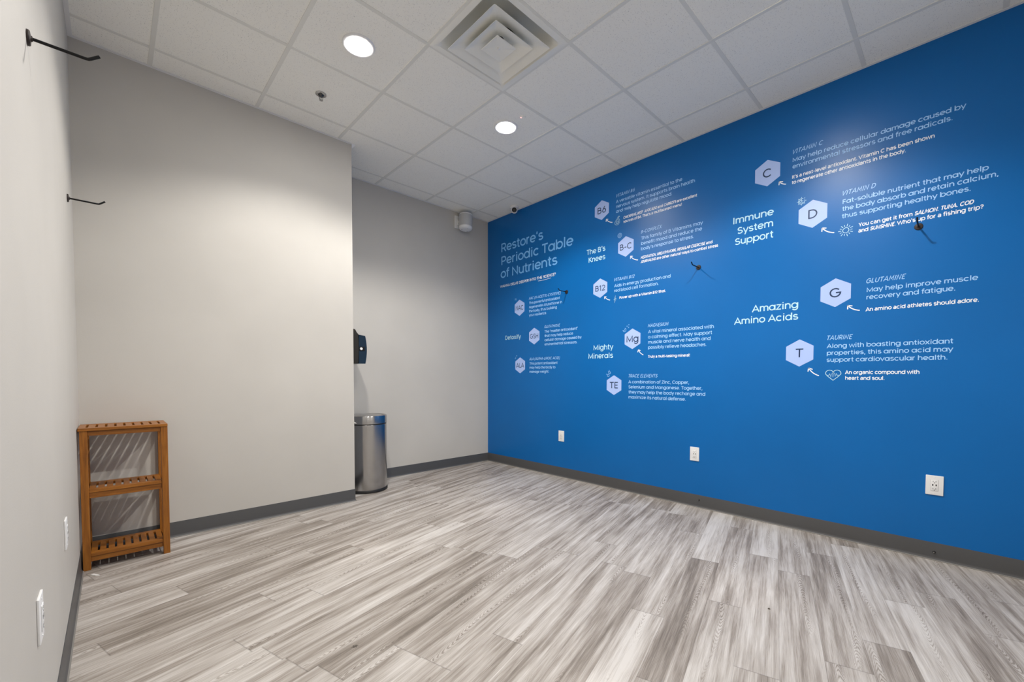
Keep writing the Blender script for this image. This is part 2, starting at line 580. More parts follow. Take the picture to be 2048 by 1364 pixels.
DL = ['round ceiling downlight nearest the projecting grey wall, beside the sprinkler', 'round ceiling downlight between the air diffuser and the back corner, beside the red indicator',
      'round ceiling downlight at the left of the near row, above the left wall hook', 'round ceiling downlight nearest the blue wall, glowing above the vitamin lettering']
dl = downlight()
for i, (x, y) in enumerate(LIGHT_SPOTS):
    o = dl if i == 0 else copy_tree(dl)
    o.location = (x, y, H)
    o['label'] = DL[i]

def diffuser():
    x, y = (VENT_CELL[0] + .5) * T, (VENT_CELL[1] + .5) * T
    t = thing('air_diffuser', 'square white stepped air diffuser set in the ceiling', 'air vent', (x, y, H))
    a = T / 2 - 0.004
    def ringsq(bm, steps, rad=None):
        prev = None
        for hx, z, r in steps:
            ring = []
            for q in range(4):
                for s in range(5):
                    an = PI / 2 * q + PI / 2 * s / 4
                    cxq = (hx - r) * (1 if q in (0, 3) else -1)
                    cyq = (hx - r) * (1 if q in (0, 1) else -1)
                    ring.append(bm.verts.new((cxq + r * math.cos(an), cyq + r * math.sin(an), z)))
            if prev:
                n = len(ring)
                for i in range(n):
                    j = (i + 1) % n
                    bm.faces.new((prev[i], prev[j], ring[j], ring[i]))
            prev = ring
        return prev
    bm = bmesh.new()
    ringsq(bm, [(a, 0.012, .003), (a, -0.0015, .003), (a - .012, -0.004, .003), (a - .036, -0.003, .02), (a - .056, 0.020, .03), (a - .070, 0.060, .05), (a - .12, 0.10, .09), (0.105, 0.105, .09)])
    obj('face_frame', done(bm), M_VENT, t, True)
    bm = bmesh.new()
    lathe(bm, [(0.112, 0.070), (0.105, 0.072), (0.103, 0.20)], 40, None, False, True)
    obj('duct_collar', done(bm), M_DARK, t, True)
    for nm, ho, hi, zo, zi in (('outer_louver', .222, .106, -.030, .026), ('middle_louver', .149, .032, -.030, .024)):
        bm = bmesh.new()
        ringsq(bm, [(hi, zi, hi * .9), (ho - .004, zo + .002, .012), (ho, zo, .008), (ho + .0005, zo + .0015, .008), (ho - .004, zo + .0045, .012), (hi, zi + .0025, hi * .9), (hi, zi, hi * .9)])
        obj(nm, done(bm), M_VENT, t, True)
    bm = bmesh.new()
    last = ringsq(bm, [(.006, -.002, .003), (.073, -.026, .008), (.0765, -.0305, .006), (.0735, -.0325, .006), (.030, -.027, .012)])
    bm.faces.new(last)
    c = obj('centre_cone', done(bm), M_VENT, t, True)
    bm = bmesh.new()
    lathe(bm, [(0.0095, -.026), (0.0095, -.0305), (0.006, -.033), (0.002, -.0335)], 20)
    obj('screw_cap', done(bm), M_WHITE, c, True)
diffuser()

def sprinkler():
    t = thing('fire_sprinkler', 'small pendent fire sprinkler on the ceiling near the projecting wall', 'sprinkler', (-0.3113, -0.892, H))
    bm = bmesh.new()
    lathe(bm, [(0.036, 0.004), (0.036, -0.0015), (0.030, -0.004), (0.021, -0.0045), (0.020, 0.004)], 40)
    obj('escutcheon', done(bm), M_CHROME, t, True)
    bm = bmesh.new()
    lathe(bm, [(0.020, 0.002), (0.020, -0.006), (0.012, -0.012), (0.010, -0.016)], 24)
    obj('body', done(bm), M_BRASS, t, True)
    bm = bmesh.new()
    for s in (-1, 1):
        tube(bm, [(s * .009, 0, -.012), (s * .0125, 0, -.022), (s * .010, 0, -.034), (0, 0, -.040)], .0022, 8)
    tube(bm, [(0, 0, -.014), (0, 0, -.038)], .002, 8)
    obj('frame', done(bm), M_BRASS, t, True)
    bm = bmesh.new()
    n = 24
    ro = [0.0135 if i % 2 else 0.010 for i in range(n)]
    up = [bm.verts.new((ro[i] * math.cos(2 * PI * i / n), ro[i] * math.sin(2 * PI * i / n), -.041)) for i in range(n)]
    dn = [bm.verts.new((ro[i] * math.cos(2 * PI * i / n), ro[i] * math.sin(2 * PI * i / n), -.0425)) for i in range(n)]
    bm.faces.new(up)
    bm.faces.new(list(reversed(dn)))
    for i in range(n):
        bm.faces.new((up[(i + 1) % n], up[i], dn[i], dn[(i + 1) % n]))
    obj('deflector', done(bm), M_CHROME, t)
sprinkler()

def sensor():
    t = thing('ceiling_sensor', 'tiny flush white sensor with a red indicator beside a downlight', 'sensor', (0.925, -1.715, H + 0.003))
    bm = bmesh.new()
    lathe(bm, [(0.020, 0.004), (0.020, -0.0015), (0.017, -0.0035), (0.004, -0.004)], 32)
    obj('cover', done(bm), M_TILE, t, True)
    bm = bmesh.new()
    lathe(bm, [(0.0035, -0.002), (0.0035, -0.0055), (0.0015, -0.007)], 12, Matrix.Translation((-0.012, 0.012, 0)))
    obj('indicator', done(bm), M_RED, t, True)
sensor()

def camera_dome():
    t = thing('security_camera', 'small white ball security camera with black lens on ceiling by the blue wall', 'security camera', (2.070, -0.395, H))
    bm = bmesh.new()
    lathe(bm, [(0.055, 0.002), (0.055, -0.010), (0.050, -0.016), (0.036, -0.019), (0.02, -0.019)], 40)
    obj('mount', done(bm), M_WHITE, t, True)
    d = (Vector((-1.4407, -4.1366, 1.6)) - Vector((2.07, -.395, H - .04)) + Vector((.3, .5, 0))).normalized()
    q = d.to_track_quat('Z', 'Y').to_matrix().to_4x4()
    Mx = Matrix.Translation((0, 0, -0.036)) @ q
    bm = bmesh.new()
    pr = [(0.040 * math.sin(a), -0.040 * math.cos(a)) for a in [PI * i / 20 for i in range(1, 15)]]
    lathe(bm, pr + [(0.0295, 0.026), (0.028, 0.024)], 40, Mx)
    b = obj('ball_housing', done(bm), M_WHITE, t, True)
    bm = bmesh.new()
    lathe(bm, [(0.028, 0.0235), (0.026, 0.029), (0.018, 0.034), (0.006, 0.036)], 32, Mx)
    obj('lens', done(bm), M_GLASS, b, True)
camera_dome()

# ------------------------------------------------------------------ wall speaker
def speaker():
    t = thing('wall_speaker', 'white cylindrical loudspeaker on a bracket high on the alcove wall', 'speaker', (1.726, YB, 3.01))
    bm = bmesh.new()
    box(bm, -.092, -.002, -.010, 0.0, -.058, .094, .003)
    p = obj('bracket_plate', done(bm), M_WHITE, t)
    bm = bmesh.new()
    tube(bm, [(-.045, -.008, .035), (-.030, -.03, .015), (-.012, -.06, .0)], .011, 12)
    box(bm, -.060, -.022, -.020, -.008, -.012, .050, .004)
    obj('bracket_arm', done(bm), M_WHITE, t, True)
    bm = bmesh.new()
    tube(bm, [(-.050, -.012, .02), (-.048, -.022, -.015), (-.022, -.050, -.05), (-.010, -.075, -.055)], .003, 8)
    obj('cable', done(bm), M_WHITE, t, True)
    M = Matrix.Translation((0, -.108, .003)) @ Matrix.Rotation(math.radians(4), 4, 'Y') @ Matrix.Rotation(math.radians(-3), 4, 'X')
    bm = bmesh.new()
    lathe(bm, [(0.079, -.070), (0.080, -.066), (0.080, .088), (0.078, .0945), (0.070, .097)], 56, M)
    obj('enclosure', done(bm), M_WHITE, t, True)
    bm = bmesh.new()
    lathe(bm, [(0.0805, -.0600), (0.0808, -.072), (0.076, -.083), (0.066, -.090), (0.040, -.093), (0.010, -.094)], 56, M)
    obj('end_cap', done(bm), M_WHITE, t, True)
    bm = bmesh.new()
    lathe(bm, [(0.079, -.062), (0.0806, -.060), (0.0806, .080), (0.079, .082)], 56, M)
    obj('grille', done(bm), mat('pale_grille', (0.52, 0.52, 0.52), 0.6), t, True)
    for k in range(3):
        a = 2 * PI * k / 3 + .5
        bm = bmesh.new()
        lathe(bm, [(0.004, -.0955), (0.004, -.090)], 10, M @ Matrix.Translation((.045 * math.cos(a), .045 * math.sin(a), 0)))
        obj('screw', done(bm), M_CHROME, t)
speaker()

# ------------------------------------------------------------------ hooks
def hook():
    t = thing('wall_hook', 'x', 'hook', (0, 0, 0), 'black rod hooks on the side walls')
    Rm = Matrix.Rotation(PI / 2, 4, 'Y')
    bm = bmesh.new()
    lathe(bm, [(0.0205, 0.0), (0.0205, 0.004), (0.0185, 0.0065), (0.008, 0.008), (0.0065, 0.011)], 32, Rm)
    obj('flange', done(bm), M_HOOKCAP, t, True)
    bm = bmesh.new()
    tube(bm, [(.005, 0, 0), (.112, 0, 0), (.119, 0, .0008), (.124, 0, .004), (.143, 0, .020)], .0042, 12)
    obj('rod', done(bm), M_BLACK, t, True)
    return t
HK = [((XL, -2.3265, 2.051), 0, 'black rod hook high on left grey wall, the nearer and larger looking one'),
      ((XL, -0.8655, 2.051), 0, 'black rod hook on left grey wall near the corner above the wooden shelf'),
      ((XB, -1.131, 2.050), PI, 'black rod hook on blue wall, farthest back, beside the small NAC lettering'),
      ((XB, -2.580, 2.050), PI, 'black rod hook in the middle of the blue wall with two thin shadows'),
      ((XB, -3.9417, 2.049), PI, 'black rod hook on blue wall just below the vitamin D lettering')]
hk = hook()
for i, (loc, rz, lab) in enumerate(HK):
    o = hk if i == 0 else copy_tree(hk)
    o.location = loc
    o.rotation_euler = (0, 0, rz)
    o['label'] = lab

# ------------------------------------------------------------------ outlets
def outlet():
    """built facing +x, then turned"""
    t = thing('wall_outlet', 'x', 'outlet', (0, 0, 0), 'white wall outlets')
    bm = bmesh.new()
    box(bm, 0, 0.0062, -.0395, .0395, -.0595, .0595, .0028, 3)
    p = obj('cover_plate', done(bm), M_WHITE, t, True)
    for z in (-.0485, .0485):
        bm = bmesh.new()
        lathe(bm, [(0.0028, 0.006), (0.0028, 0.0072), (0.0015, 0.0076)], 14, Matrix.Translation((0, 0, z)) @ Matrix.Rotation(PI / 2, 4, 'Y'))
        obj('screw', done(bm), M_WHITE, p)
    bm = bmesh.new()
    box(bm, 0.004, 0.0085, -.0165, .0165, -.0335, .0335, .0012, 2)
    r = obj('receptacle', done(bm), M_WHITE, t, True)
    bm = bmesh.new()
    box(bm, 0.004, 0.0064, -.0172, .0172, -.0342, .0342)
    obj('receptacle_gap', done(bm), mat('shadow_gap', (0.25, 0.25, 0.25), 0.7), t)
    for zc in (-.0205, .0235):
        for yy in (-.0062, .0062):
            bm = bmesh.new()
            box(bm, 0.0070, 0.0088, yy - .0011, yy + .0011, zc - .0038, zc + .0038)
            obj('plug_slot', done(bm), M_SLOT, r)
        bm = bmesh.new()
        lathe(bm, [(0.0025, 0.007), (0.0025, 0.0088)], 12, Matrix.Translation((0, 0, zc - .0078)) @ Matrix.Rotation(PI / 2, 4, 'Y'))
        obj('ground_hole', done(bm), M_SLOT, r)
    for yy in (-.0075, .0075):
        bm = bmesh.new()
        box(bm, 0.0070, 0.0088, yy - .0028, yy + .0028, -.0038, .0072, .0004, 1)
        obj('usb_port', done(bm), M_SLOT, r)
    return t
OL = [((XB, -1.0682, 0.459), PI, 'white outlet on blue wall, the farthest one toward the back corner'),
      ((XB, -2.5709, 0.457), PI, 'white outlet with USB ports halfway along the blue wall'),
      ((XB, -4.0489, 0.460), PI, 'white outlet with USB ports at the right end of the blue wall'),
      ((XL, -1.632, 0.477), 0, 'white outlet on left grey wall, seen edge-on beside the wooden shelf'),
      ((XL, -2.490, 0.487), 0, 'white outlet on left grey wall, seen edge-on nearest the viewer')]
ol = outlet()
for i, (loc, rz, lab) in enumerate(OL):
    o = ol if i == 0 else copy_tree(ol)
    o.location = loc
    o.rotation_euler = (0, 0, rz)
    o['label'] = lab

# small bumper screws in the blue wall's cove base
def bumper():
    t = thing('baseboard_screw', 'x', 'screw', (0, 0, 0), 'screws in the blue wall baseboard')
    Rm = Matrix.Rotation(-PI / 2, 4, 'Y')
    bm = bmesh.new()
    lathe(bm, [(0.0075, 0.0), (0.0075, 0.002), (0.005, 0.004), (0.0042, 0.010)], 16, Rm)
    obj('washer', done(bm), M_RUBBER, t, True)
    bm = bmesh.new()
    lathe(bm, [(0.0028, 0.008), (0.0028, 0.012), (0.001, 0.013)], 12, Rm)
    obj('screw_head', done(bm), M_CHROME, t, True)
    return t
b1 = bumper()
b1.location = (XB - 0.0032, -2.6136, 0.0668)
b1['label'] = 'tiny black screw in the grey baseboard below the middle outlet'
b2 = copy_tree(b1)
b2.location = (XB - 0.0032, -4.0564, 0.0500)
b2['label'] = 'tiny black screw in the grey baseboard below the right-hand outlet'

# ------------------------------------------------------------------ wooden shelf
def shelf():
    x0, x1 = -1.5865, -1.1945
    yf, yb = -0.700, -0.4025
    zt = 0.8195
    ox, oy = (x0 + x1) / 2, (yf + yb) / 2
    t = thing('shelf_rack', 'three-tier slatted orange-brown wooden shelf in the left corner', 'shelf', (ox, oy, 0))
    lg = 0.0325
    lx0, lx1 = x0 + .006, x1 - .0005
    lyf, lyb = yf + .004, yb
    for a in (lx0, lx1 - lg):
        for b in (lyf, lyb - lg):
            bm = bmesh.new()
            box(bm, a - ox, a + lg - ox, b - oy, b + lg - oy, 0, zt - .017, .002)
            obj('leg', done(bm), M_WZ, t)
    def slats(name, xa, xb, ya, yb_, z, th, n, gap, rail, st):
        """front and back rails with slats between them, slots running front to back"""
        bm = bmesh.new()
        box(bm, xa - ox, xb - ox, ya - oy, ya + rail - oy, z - th, z, .0018)
        box(bm, xa - ox, xb - ox, yb_ - rail - oy, yb_ - oy, z - th, z, .0018)
        step = (xb - xa + gap) / n
        for i in range(n):
            a = xa + i * step
            box(bm, a - ox, a + step - gap - ox, ya + rail - .001 - oy, yb_ - rail + .001 - oy, z - st, z - .0006, .0015)
        return obj(name, done(bm), M_WX, t)
    slats('top_shelf', x0, x1, yf, yb, zt, .017, 10, .0105, .045, .0095)
    iy0, iy1 = lyf + .004, -0.445
    ix0, ix1 = lx0 + lg, lx1 - lg
    slats('middle_shelf', ix0, ix1, iy0, iy1, 0.466, .020, 9, .0100, .040, .0200)
    slats('bottom_shelf', ix0, ix1, iy0, iy1, 0.096, .020, 9, .0100, .040, .0200)
    for nm, z0, z1 in (('top_apron', zt - .046, zt - .019), ('middle_apron', .413, .4455), ('bottom_apron', .046, .0755)):
        bm = bmesh.new()
        box(bm, ix0 - ox, ix1 - ox, iy0 + .006 - oy, iy0 + .022 - oy, z0, z1, .0015)
        obj(nm, done(bm), M_WX, t)
        for a in (lx0 + .008, lx1 - .024):
            bm = bmesh.new()
            box(bm, a - ox, a + .016 - ox, lyf + lg - oy, lyb - lg - oy, z0, z1, .0015)
            obj('side_rail', done(bm), M_WY, t)
    bm = bmesh.new()
    box(bm, ix0 - ox, ix1 - ox, lyb - .022 - oy, lyb - .006 - oy, zt - .046, zt - .019, .0015)
    obj('back_rail', done(bm), M_WX, t)
shelf()

# ------------------------------------------------------------------ waste bin
def bin_():
    t = thing('waste_bin', 'round brushed steel waste bin in the alcove behind the projecting wall', 'trash can', (0.365, -0.070, 0))
    bm = bmesh.new()
    lathe(bm, [(0.190, 0.0), (0.1985, 0.002), (0.200, 0.006), (0.200, 0.022), (0.1965, 0.028), (0.190, 0.028)], 72)
    obj('base_ring', done(bm), M_RUBBER, t, True)
    bm = bmesh.new()
    lathe(bm, [(0.192, 0.026), (0.1945, 0.030), (0.1945, 0.652), (0.190, 0.656)], 72, None, True, True)
    obj('body', done(bm), M_STEEL, t, True)
    bm = bmesh.new()
    lathe(bm, [(0.188, 0.650), (0.1925, 0.656), (0.1925, 0.664), (0.188, 0.668)], 72)
    obj('gap_ring', done(bm), M_RUBBER, t, True)
    bm = bmesh.new()
    lathe(bm, [(0.186, 0.663), (0.1965, 0.664), (0.197, 0.668), (0.197, 0.730), (0.194, 0.739), (0.186, 0.742), (0.176, 0.739), (0.172, 0.732), (0.168, 0.715)], 72, None, True, True)
    lid = obj('lid_rim', done(bm), M_STEEL, t, True)
    bm = bmesh.new()
    Mx = Matrix.Translation((0, 0, 0.733)) @ Matrix.Rotation(math.radians(2.5), 4, 'X')
    lathe(bm, [(0.168, -0.006), (0.168, 0.001), (0.15, 0.005), (0.08, 0.009), (0.01, 0.010)], 72, Mx)
    obj('swing_flap', done(bm), M_STEEL, lid, True)
    bm = bmesh.new()
    c = [(-.1655, -.1099, .6913), (-.1573, -.1213, .6845), (-.1510, -.1290, .6745), (-.1656, -.1098, .6756)]
    ps = [Vector(p) * 1.0 for p in c]
    va = [bm.verts.new(p) for p in ps]
    vb = [bm.verts.new(p + Vector((-.002, -.002, 0))) for p in ps]
    bm.faces.new(va)
    bm.faces.new(list(reversed(vb)))
    for i in range(4):
        j = (i + 1) % 4
        bm.faces.new((va[j], va[i], vb[i], vb[j]))
    obj('liner_corner', done(bm), M_PAPER, t)
bin_()

# ------------------------------------------------------------------ paper towel dispenser
def dispenser():
    x0 = XS
    t = thing('towel_dispenser', 'dark blue-black paper towel dispenser on the alcove side wall above the bin', 'towel dispenser', (x0, -0.05, 1.243))
    Y0, Y1 = -0.150, 0.150
    bm = bmesh.new()
    prism(bm, [(0.0, 0.0), (0.125, 0.003), (0.128, 0.10), (0.128, 0.20), (0.125, 0.268), (0.0, 0.268)], Y0, Y1)
    bmesh.ops.bevel(bm, geom=list(bm.edges), offset=.003, segments=2, affect='EDGES')
    obj('housing', done(bm), M_BROWNPL, t, False)
    bm = bmesh.new()
    prism(bm, [(0.0, 0.264), (0.140, 0.264), (0.128, 0.274), (0.112, 0.292), (0.098, 0.318), (0.085, 0.322), (0.0, 0.322)], Y0 + .004, Y1 - .004)
    obj('top_cover', done(bm), M_BROWNPL, t, False)
    bm = bmesh.new()
    fr = [(0.1995 - .0155 * ((i / 12 - .5) * 2) ** 2 + .0065, -0.002 + 0.264 * i / 12) for i in range(13)]
    prism(bm, [(0.129, -0.001)] + fr + [(0.129, 0.270)], Y0 - .003, Y1 + .003)
    cv = obj('front_cover', done(bm), M_NAVYPL, t, True)
    bm = bmesh.new()
    box(bm, 0.131, 0.186, Y0 - .0055, Y0 - .001, 0.118, 0.158, .002)
    obj('latch_plate', done(bm), M_BLACK, cv)
    bm = bmesh.new()
    Rx = Matrix.Translation((0.150, Y0 - .005, 0.138)) @ Matrix.Rotation(PI / 2, 4, 'X')
    lathe(bm, [(0.0125, 0.0), (0.0125, 0.003), (0.010, 0.0045), (0.0035, 0.0045), (0.003, 0.002)], 28, Rx)
    obj('lock', done(bm), M_WHITE, cv, True)
dispenser()

# ------------------------------------------------------------------ litter on the floor
def flake(name, label, cat, x, y, pts, m, h=0.002):
    bm = bmesh.new()
    va = [bm.verts.new((a, b, 0.0002)) for a, b in pts]
    vb = [bm.verts.new((a * .8, b * .8, h)) for a, b in pts]
    n = len(pts)
    bm.faces.new(list(reversed(va)))
    bm.faces.new(vb)
    for i in range(n):
        j = (i + 1) % n
        bm.faces.new((va[i], va[j], vb[j], vb[i]))
    o = obj(name, done(bm), m)
    o.location = (x, y, 0)
    return tag(o, label, cat)
flake('paper_scrap', 'white scrap of paper on the floor in front of the wooden shelf', 'scrap', -1.532, -0.797, [(-.020, .018), (-.004, .022), (.012, -.004), (.022, -.026), (.004, -.018), (-.012, .004)], M_PAPER, .004)
flake('dirt_speck', 'dark dirt speck on the floor planks at the bottom left of centre', 'dirt', -0.739, -2.4299, [(-.016, .003), (-.007, .004), (-.006, .010), (-.001, .012), (.001, .005), (.006, .009), (.012, .005), (.008, .001), (.014, -.005), (.006, -.005), (.002, -.010), (-.002, -.004), (-.008, -.008), (-.007, -.001)], M_DIRT, .001)
flake('dark_crumb', 'small dark crumb on the pale plank at the bottom right', 'dirt', 0.8181, -3.528, [(-.006, .004), (.002, .006), (.007, -.001), (.002, -.006), (-.005, -.003)], M_DIRT, .003)

# ------------------------------------------------------------------ lettering on the blue wall
def A(cx, cy, rx, ry, a0, a1, n=None):
    n = n or max(4, int(abs(a1 - a0) / 18))
    return [(cx + rx * math.cos(math.radians(a0 + (a1 - a0) * i / n)), cy + ry * math.sin(math.radians(a0 + (a1 - a0) * i / n))) for i in range(n + 1)]
def O(cx, cy, rx, ry):
    return A(cx, cy, rx, ry, 0, 360, 22)
def dot(x, y):
    return [(x, y - .048), (x, y + .048)]
BL = O(.355, .275, .24, .238)
BR = O(.295, .275, .24, .238)
ARCH = [(.09, .30)] + A(.295, .305, .205, .205, 180, 0) + [(.50, 0)]
GL = {
 'a': (.65, [BR, [(.56, .55), (.56, 0)]]), 'b': (.65, [BL, [(.09, 0), (.09, .74)]]), 'c': (.57, [A(.305, .275, .245, .238, 45, 315)]),
 'd': (.65, [BR, [(.56, .74), (.56, 0)]]), 'e': (.60, [[(.065, .275), (.54, .275)] , A(.305, .275, .24, .238, 0, 318)]),
 'f': (.34, [[(.15, 0), (.15, .58)] + A(.27, .59, .12, .125, 180, 90) + [(.33, .715)], [(.02, .51), (.32, .51)]]),
 'g': (.65, [BR, [(.56, .55), (.56, .03)] + A(.325, .03, .235, .205, 0, -150)]),
 'h': (.59, [[(.09, 0), (.09, .74)], ARCH]), 'i': (.25, [[(.125, 0), (.125, .55)], dot(.125, .69)]),
 'j': (.26, [[(.135, .55), (.135, -.08)] + A(.03, -.08, .105, .10, 0, -90), dot(.135, .69)]),
 'k': (.53, [[(.09, 0), (.09, .74)], [(.46, .55), (.11, .24)], [(.22, .32), (.49, 0)]]), 'l': (.25, [[(.125, 0), (.125, .74)]]),
 'm': (.90, [[(.09, 0), (.09, .55)], [(.09, .32)] + A(.27, .33, .18, .18, 180, 0) + [(.45, 0)], [(.45, .32)] + A(.63, .33, .18, .18, 180, 0) + [(.81, 0)]]),
 'n': (.59, [[(.09, 0), (.09, .55)], ARCH]), 'o': (.61, [O(.305, .275, .245, .238)]), 'p': (.65, [BL, [(.09, -.20), (.09, .55)]]),
 'q': (.65, [BR, [(.56, -.20), (.56, .55)]]), 'r': (.37, [[(.09, 0), (.09, .55)], [(.09, .30)] + A(.29, .315, .20, .195, 180, 82)]),
 's': (.50, [A(.25, .395, .165, .118, 25, 270) + A(.25, .157, .185, .12, 90, -155)]),
 't': (.36, [[(.16, .70), (.16, .17)] + A(.27, .145, .11, .105, 180, 270) + [(.32, .04)], [(.02, .51), (.32, .51)]]),
 'u': (.59, [[(.50, .55), (.50, 0)], [(.09, .55), (.09, .25)] + A(.295, .245, .205, .205, 180, 360)]),
 'v': (.55, [[(.035, .55), (.275, .02), (.515, .55)]]), 'w': (.80, [[(.03, .55), (.21, .03), (.40, .53), (.59, .03), (.77, .55)]]),
 'x': (.54, [[(.04, .55), (.50, 0)], [(.50, .55), (.04, 0)]]), 'y': (.55, [[(.035, .55), (.285, .02)], [(.515, .55), (.19, -.20)]]),
 'z': (.50, [[(.05, .51), (.43, .51), (.06, .04), (.46, .04)]]),
 'A': (.72, [[(.035, 0), (.36, .68), (.685, 0)], [(.15, .22), (.57, .22)]]),
 'B': (.64, [[(.10, 0), (.10, .70)], [(.10, .66), (.32, .66)] + A(.32, .52, .165, .14, 90, -90) + [(.10, .38)], [(.32, .38)] + A(.34, .21, .20, .17, 90, -90) + [(.10, .04)]]),
 'C': (.73, [A(.385, .35, .32, .312, 44, 316)]), 'D': (.70, [[(.10, 0), (.10, .70)], [(.10, .66), (.29, .66)] + A(.29, .35, .33, .31, 90, -90) + [(.10, .04)]]),
 'E': (.55, [[(.10, 0), (.10, .70)], [(.10, .66), (.49, .66)], [(.10, .355), (.46, .355)], [(.10, .04), (.49, .04)]]),
 'F': (.53, [[(.10, 0), (.10, .70)], [(.10, .66), (.48, .66)], [(.10, .35), (.45, .35)]]),
 'G': (.78, [A(.385, .35, .32, .312, 44, 360) + [(.42, .35)]]), 'H': (.71, [[(.10, 0), (.10, .70)], [(.61, 0), (.61, .70)], [(.10, .36), (.61, .36)]]),
 'I': (.26, [[(.13, 0), (.13, .70)]]), 'J': (.50, [[(.40, .70), (.40, .20)] + A(.23, .20, .17, .165, 0, -170)]),
 'K': (.61, [[(.10, 0), (.10, .70)], [(.54, .70), (.12, .31)], [(.25, .42), (.57, 0)]]), 'L': (.47, [[(.10, .70), (.10, .04), (.44, .04)]]),
 'M': (.86, [[(.10, 0), (.10, .66), (.43, .10), (.76, .66), (.76, 0)]]), 'N': (.70, [[(.10, 0), (.10, .65), (.60, .05), (.60, .70)]]),
 'O': (.78, [O(.39, .35, .325, .312)]), 'P': (.60, [[(.10, 0), (.10, .70)], [(.10, .66), (.34, .66)] + A(.34, .48, .19, .18, 90, -90) + [(.10, .30)]]),
 'R': (.62, [[(.10, 0), (.10, .70)], [(.10, .66), (.34, .66)] + A(.34, .48, .19, .18, 90, -90) + [(.10, .30)], [(.33, .30), (.55, 0)]]),
 'S': (.59, [A(.30, .508, .20, .152, 28, 270) + A(.30, .198, .225, .158, 90, -155)]), 'T': (.57, [[(.02, .66), (.55, .66)], [(.285, 0), (.285, .70)]]),
 'U': (.69, [[(.10, .70), (.10, .28)] + A(.345, .28, .245, .242, 180, 360) + [(.59, .70)]]), 'V': (.69, [[(.035, .70), (.345, .03), (.655, .70)]]),
 'W': (1.0, [[(.03, .70), (.27, .04), (.50, .66), (.73, .04), (.97, .70)]]), 'X': (.63, [[(.05, .70), (.58, 0)], [(.58, .70), (.05, 0)]]),
 'Y': (.62, [[(.04, .70), (.31, .30), (.58, .70)], [(.31, .32), (.31, 0)]]), 'Z': (.58, [[(.06, .66), (.50, .66), (.06, .04), (.53, .04)]]),
 '1': (.36, [[(.05, .57), (.20, .65), (.20, 0)]]), '2': (.55, [A(.27, .48, .19, .18, 165, -38) + [(.07, .04), (.50, .04)]]),
 '6': (.58, [O(.29, .225, .205, .19), [(.105, .30), (.37, .70)]]),
 '.': (.22, [[(.11, -.005), (.11, .09)]]), ',': (.22, [[(.13, .09), (.08, -.11)]]), "'": (.20, [[(.11, .72), (.09, .53)]]),
 '"': (.34, [[(.11, .72), (.09, .53)], [(.24, .72), (.22, .53)]]), '!': (.26, [[(.13, .70), (.13, .21)], [(.13, -.005), (.13, .09)]]),
 '?': (.50, [A(.24, .52, .17, .145, 165, -60) + [(.23, .32), (.23, .21)], [(.23, -.005), (.23, .09)]]),
 '-': (.40, [[(.06, .275), (.34, .275)]]), '(': (.34, [A(.37, .28, .28, .50, 118, 242)]), ')': (.34, [A(-.03, .28, .28, .50, 62, -62)]), ' ': (.24, []),
}
# humanist variants for the small white notes, hand-drawn capitals for the names
NOTE = dict(GL)
NOTE['a'] = (.56, [[(.10, .47)] + A(.27, .375, .185, .135, 115, 0) + [(.455, 0)], [(.455, .30), (.25, .30)] + A(.24, .17, .165, .13, 90, 270) + [(.30, .04), (.455, .15)]])
NOTE['t'] = (.36, [[(.15, .66), (.15, .16)] + A(.25, .145, .10, .105, 180, 270) + [(.32, .04)], [(.03, .51), (.33, .51)]])
HAND = {}
for ch, (adv, st) in GL.items():
    if ch.isupper() or ch in '126().,-!? ':
        HAND[ch] = (adv * (.86 if ch != ' ' else 1.0), [[(x * .86, y) for x, y in s] for s in st])
HAND['B'] = (.52, [[(.10, -.02), (.12, .68)], [(.06, .64), (.30, .60), (.36, .50), (.12, .36), (.40, .26), (.38, .12), (.10, .02)]])
HAND['E'] = (.50, [[(.12, .0), (.10, .66)], [(.09, .65), (.46, .68)], [(.10, .35), (.38, .38)], [(.12, .02), (.46, .0)]])
HAND['M'] = (.66, [[(.06, 0), (.12, .66), (.32, .20), (.54, .68), (.58, .0)]])
HAND['N'] = (.58, [[(.08, 0), (.10, .66), (.46, .04), (.50, .70)]])
HAND['V'] = (.56, [[(.06, .68), (.24, .02), (.54, .70)]])
HAND['Y'] = (.54, [[(.06, .68), (.26, .34)], [(.52, .70), (.18, .0)]])

def stroke(bm, M, pts, wd):
    """ribbon of width wd along pts (2-D), placed by M(x, y) -> 3-D"""
    p = [Vector(q) for q in pts]
    q = [p[0]]
    for a in p[1:]:
        if (a - q[-1]).length > 1e-5:
            q.append(a)
    p = q
    n = len(p)
    if n < 2:
        return
    closed = (p[0] - p[-1]).length < 1e-4 and n > 3
    L, R = [], []
    for i in range(n):
        if closed:
            a, b = p[i - 1 if i else n - 2], p[(i + 1) if i < n - 1 else 1]
        else:
            a, b = p[max(i - 1, 0)], p[min(i + 1, n - 1)]
        d0 = (p[i] - a)
        d1 = (b - p[i])
        d0 = d0.normalized() if d0.length > 1e-7 else d1.normalized()
        d1 = d1.normalized() if d1.length > 1e-7 else d0
        n0, n1 = Vector((-d0.y, d0.x)), Vector((-d1.y, d1.x))
        nn = n0 + n1
        if nn.length < 1e-4:
            nn = n0
        nn = nn.normalized()
        k = min(1 / max(nn.dot(n0), .1), 1.9)
        L.append(bm.verts.new(M(*(p[i] + nn * wd / 2 * k))))
        R.append(bm.verts.new(M(*(p[i] - nn * wd / 2 * k))))
    for i in range(n - 1):
        try:
            bm.faces.new((R[i], R[i + 1], L[i + 1], L[i]))
        except ValueError:
            pass

ZOFF = 0.0005
def wallmap(y0, z0, sx, sz, slant=0.0, off=ZOFF):
    return lambda x, y: Vector((XB - off, y0 - (x + slant * y) * sx, z0 + y * sz))

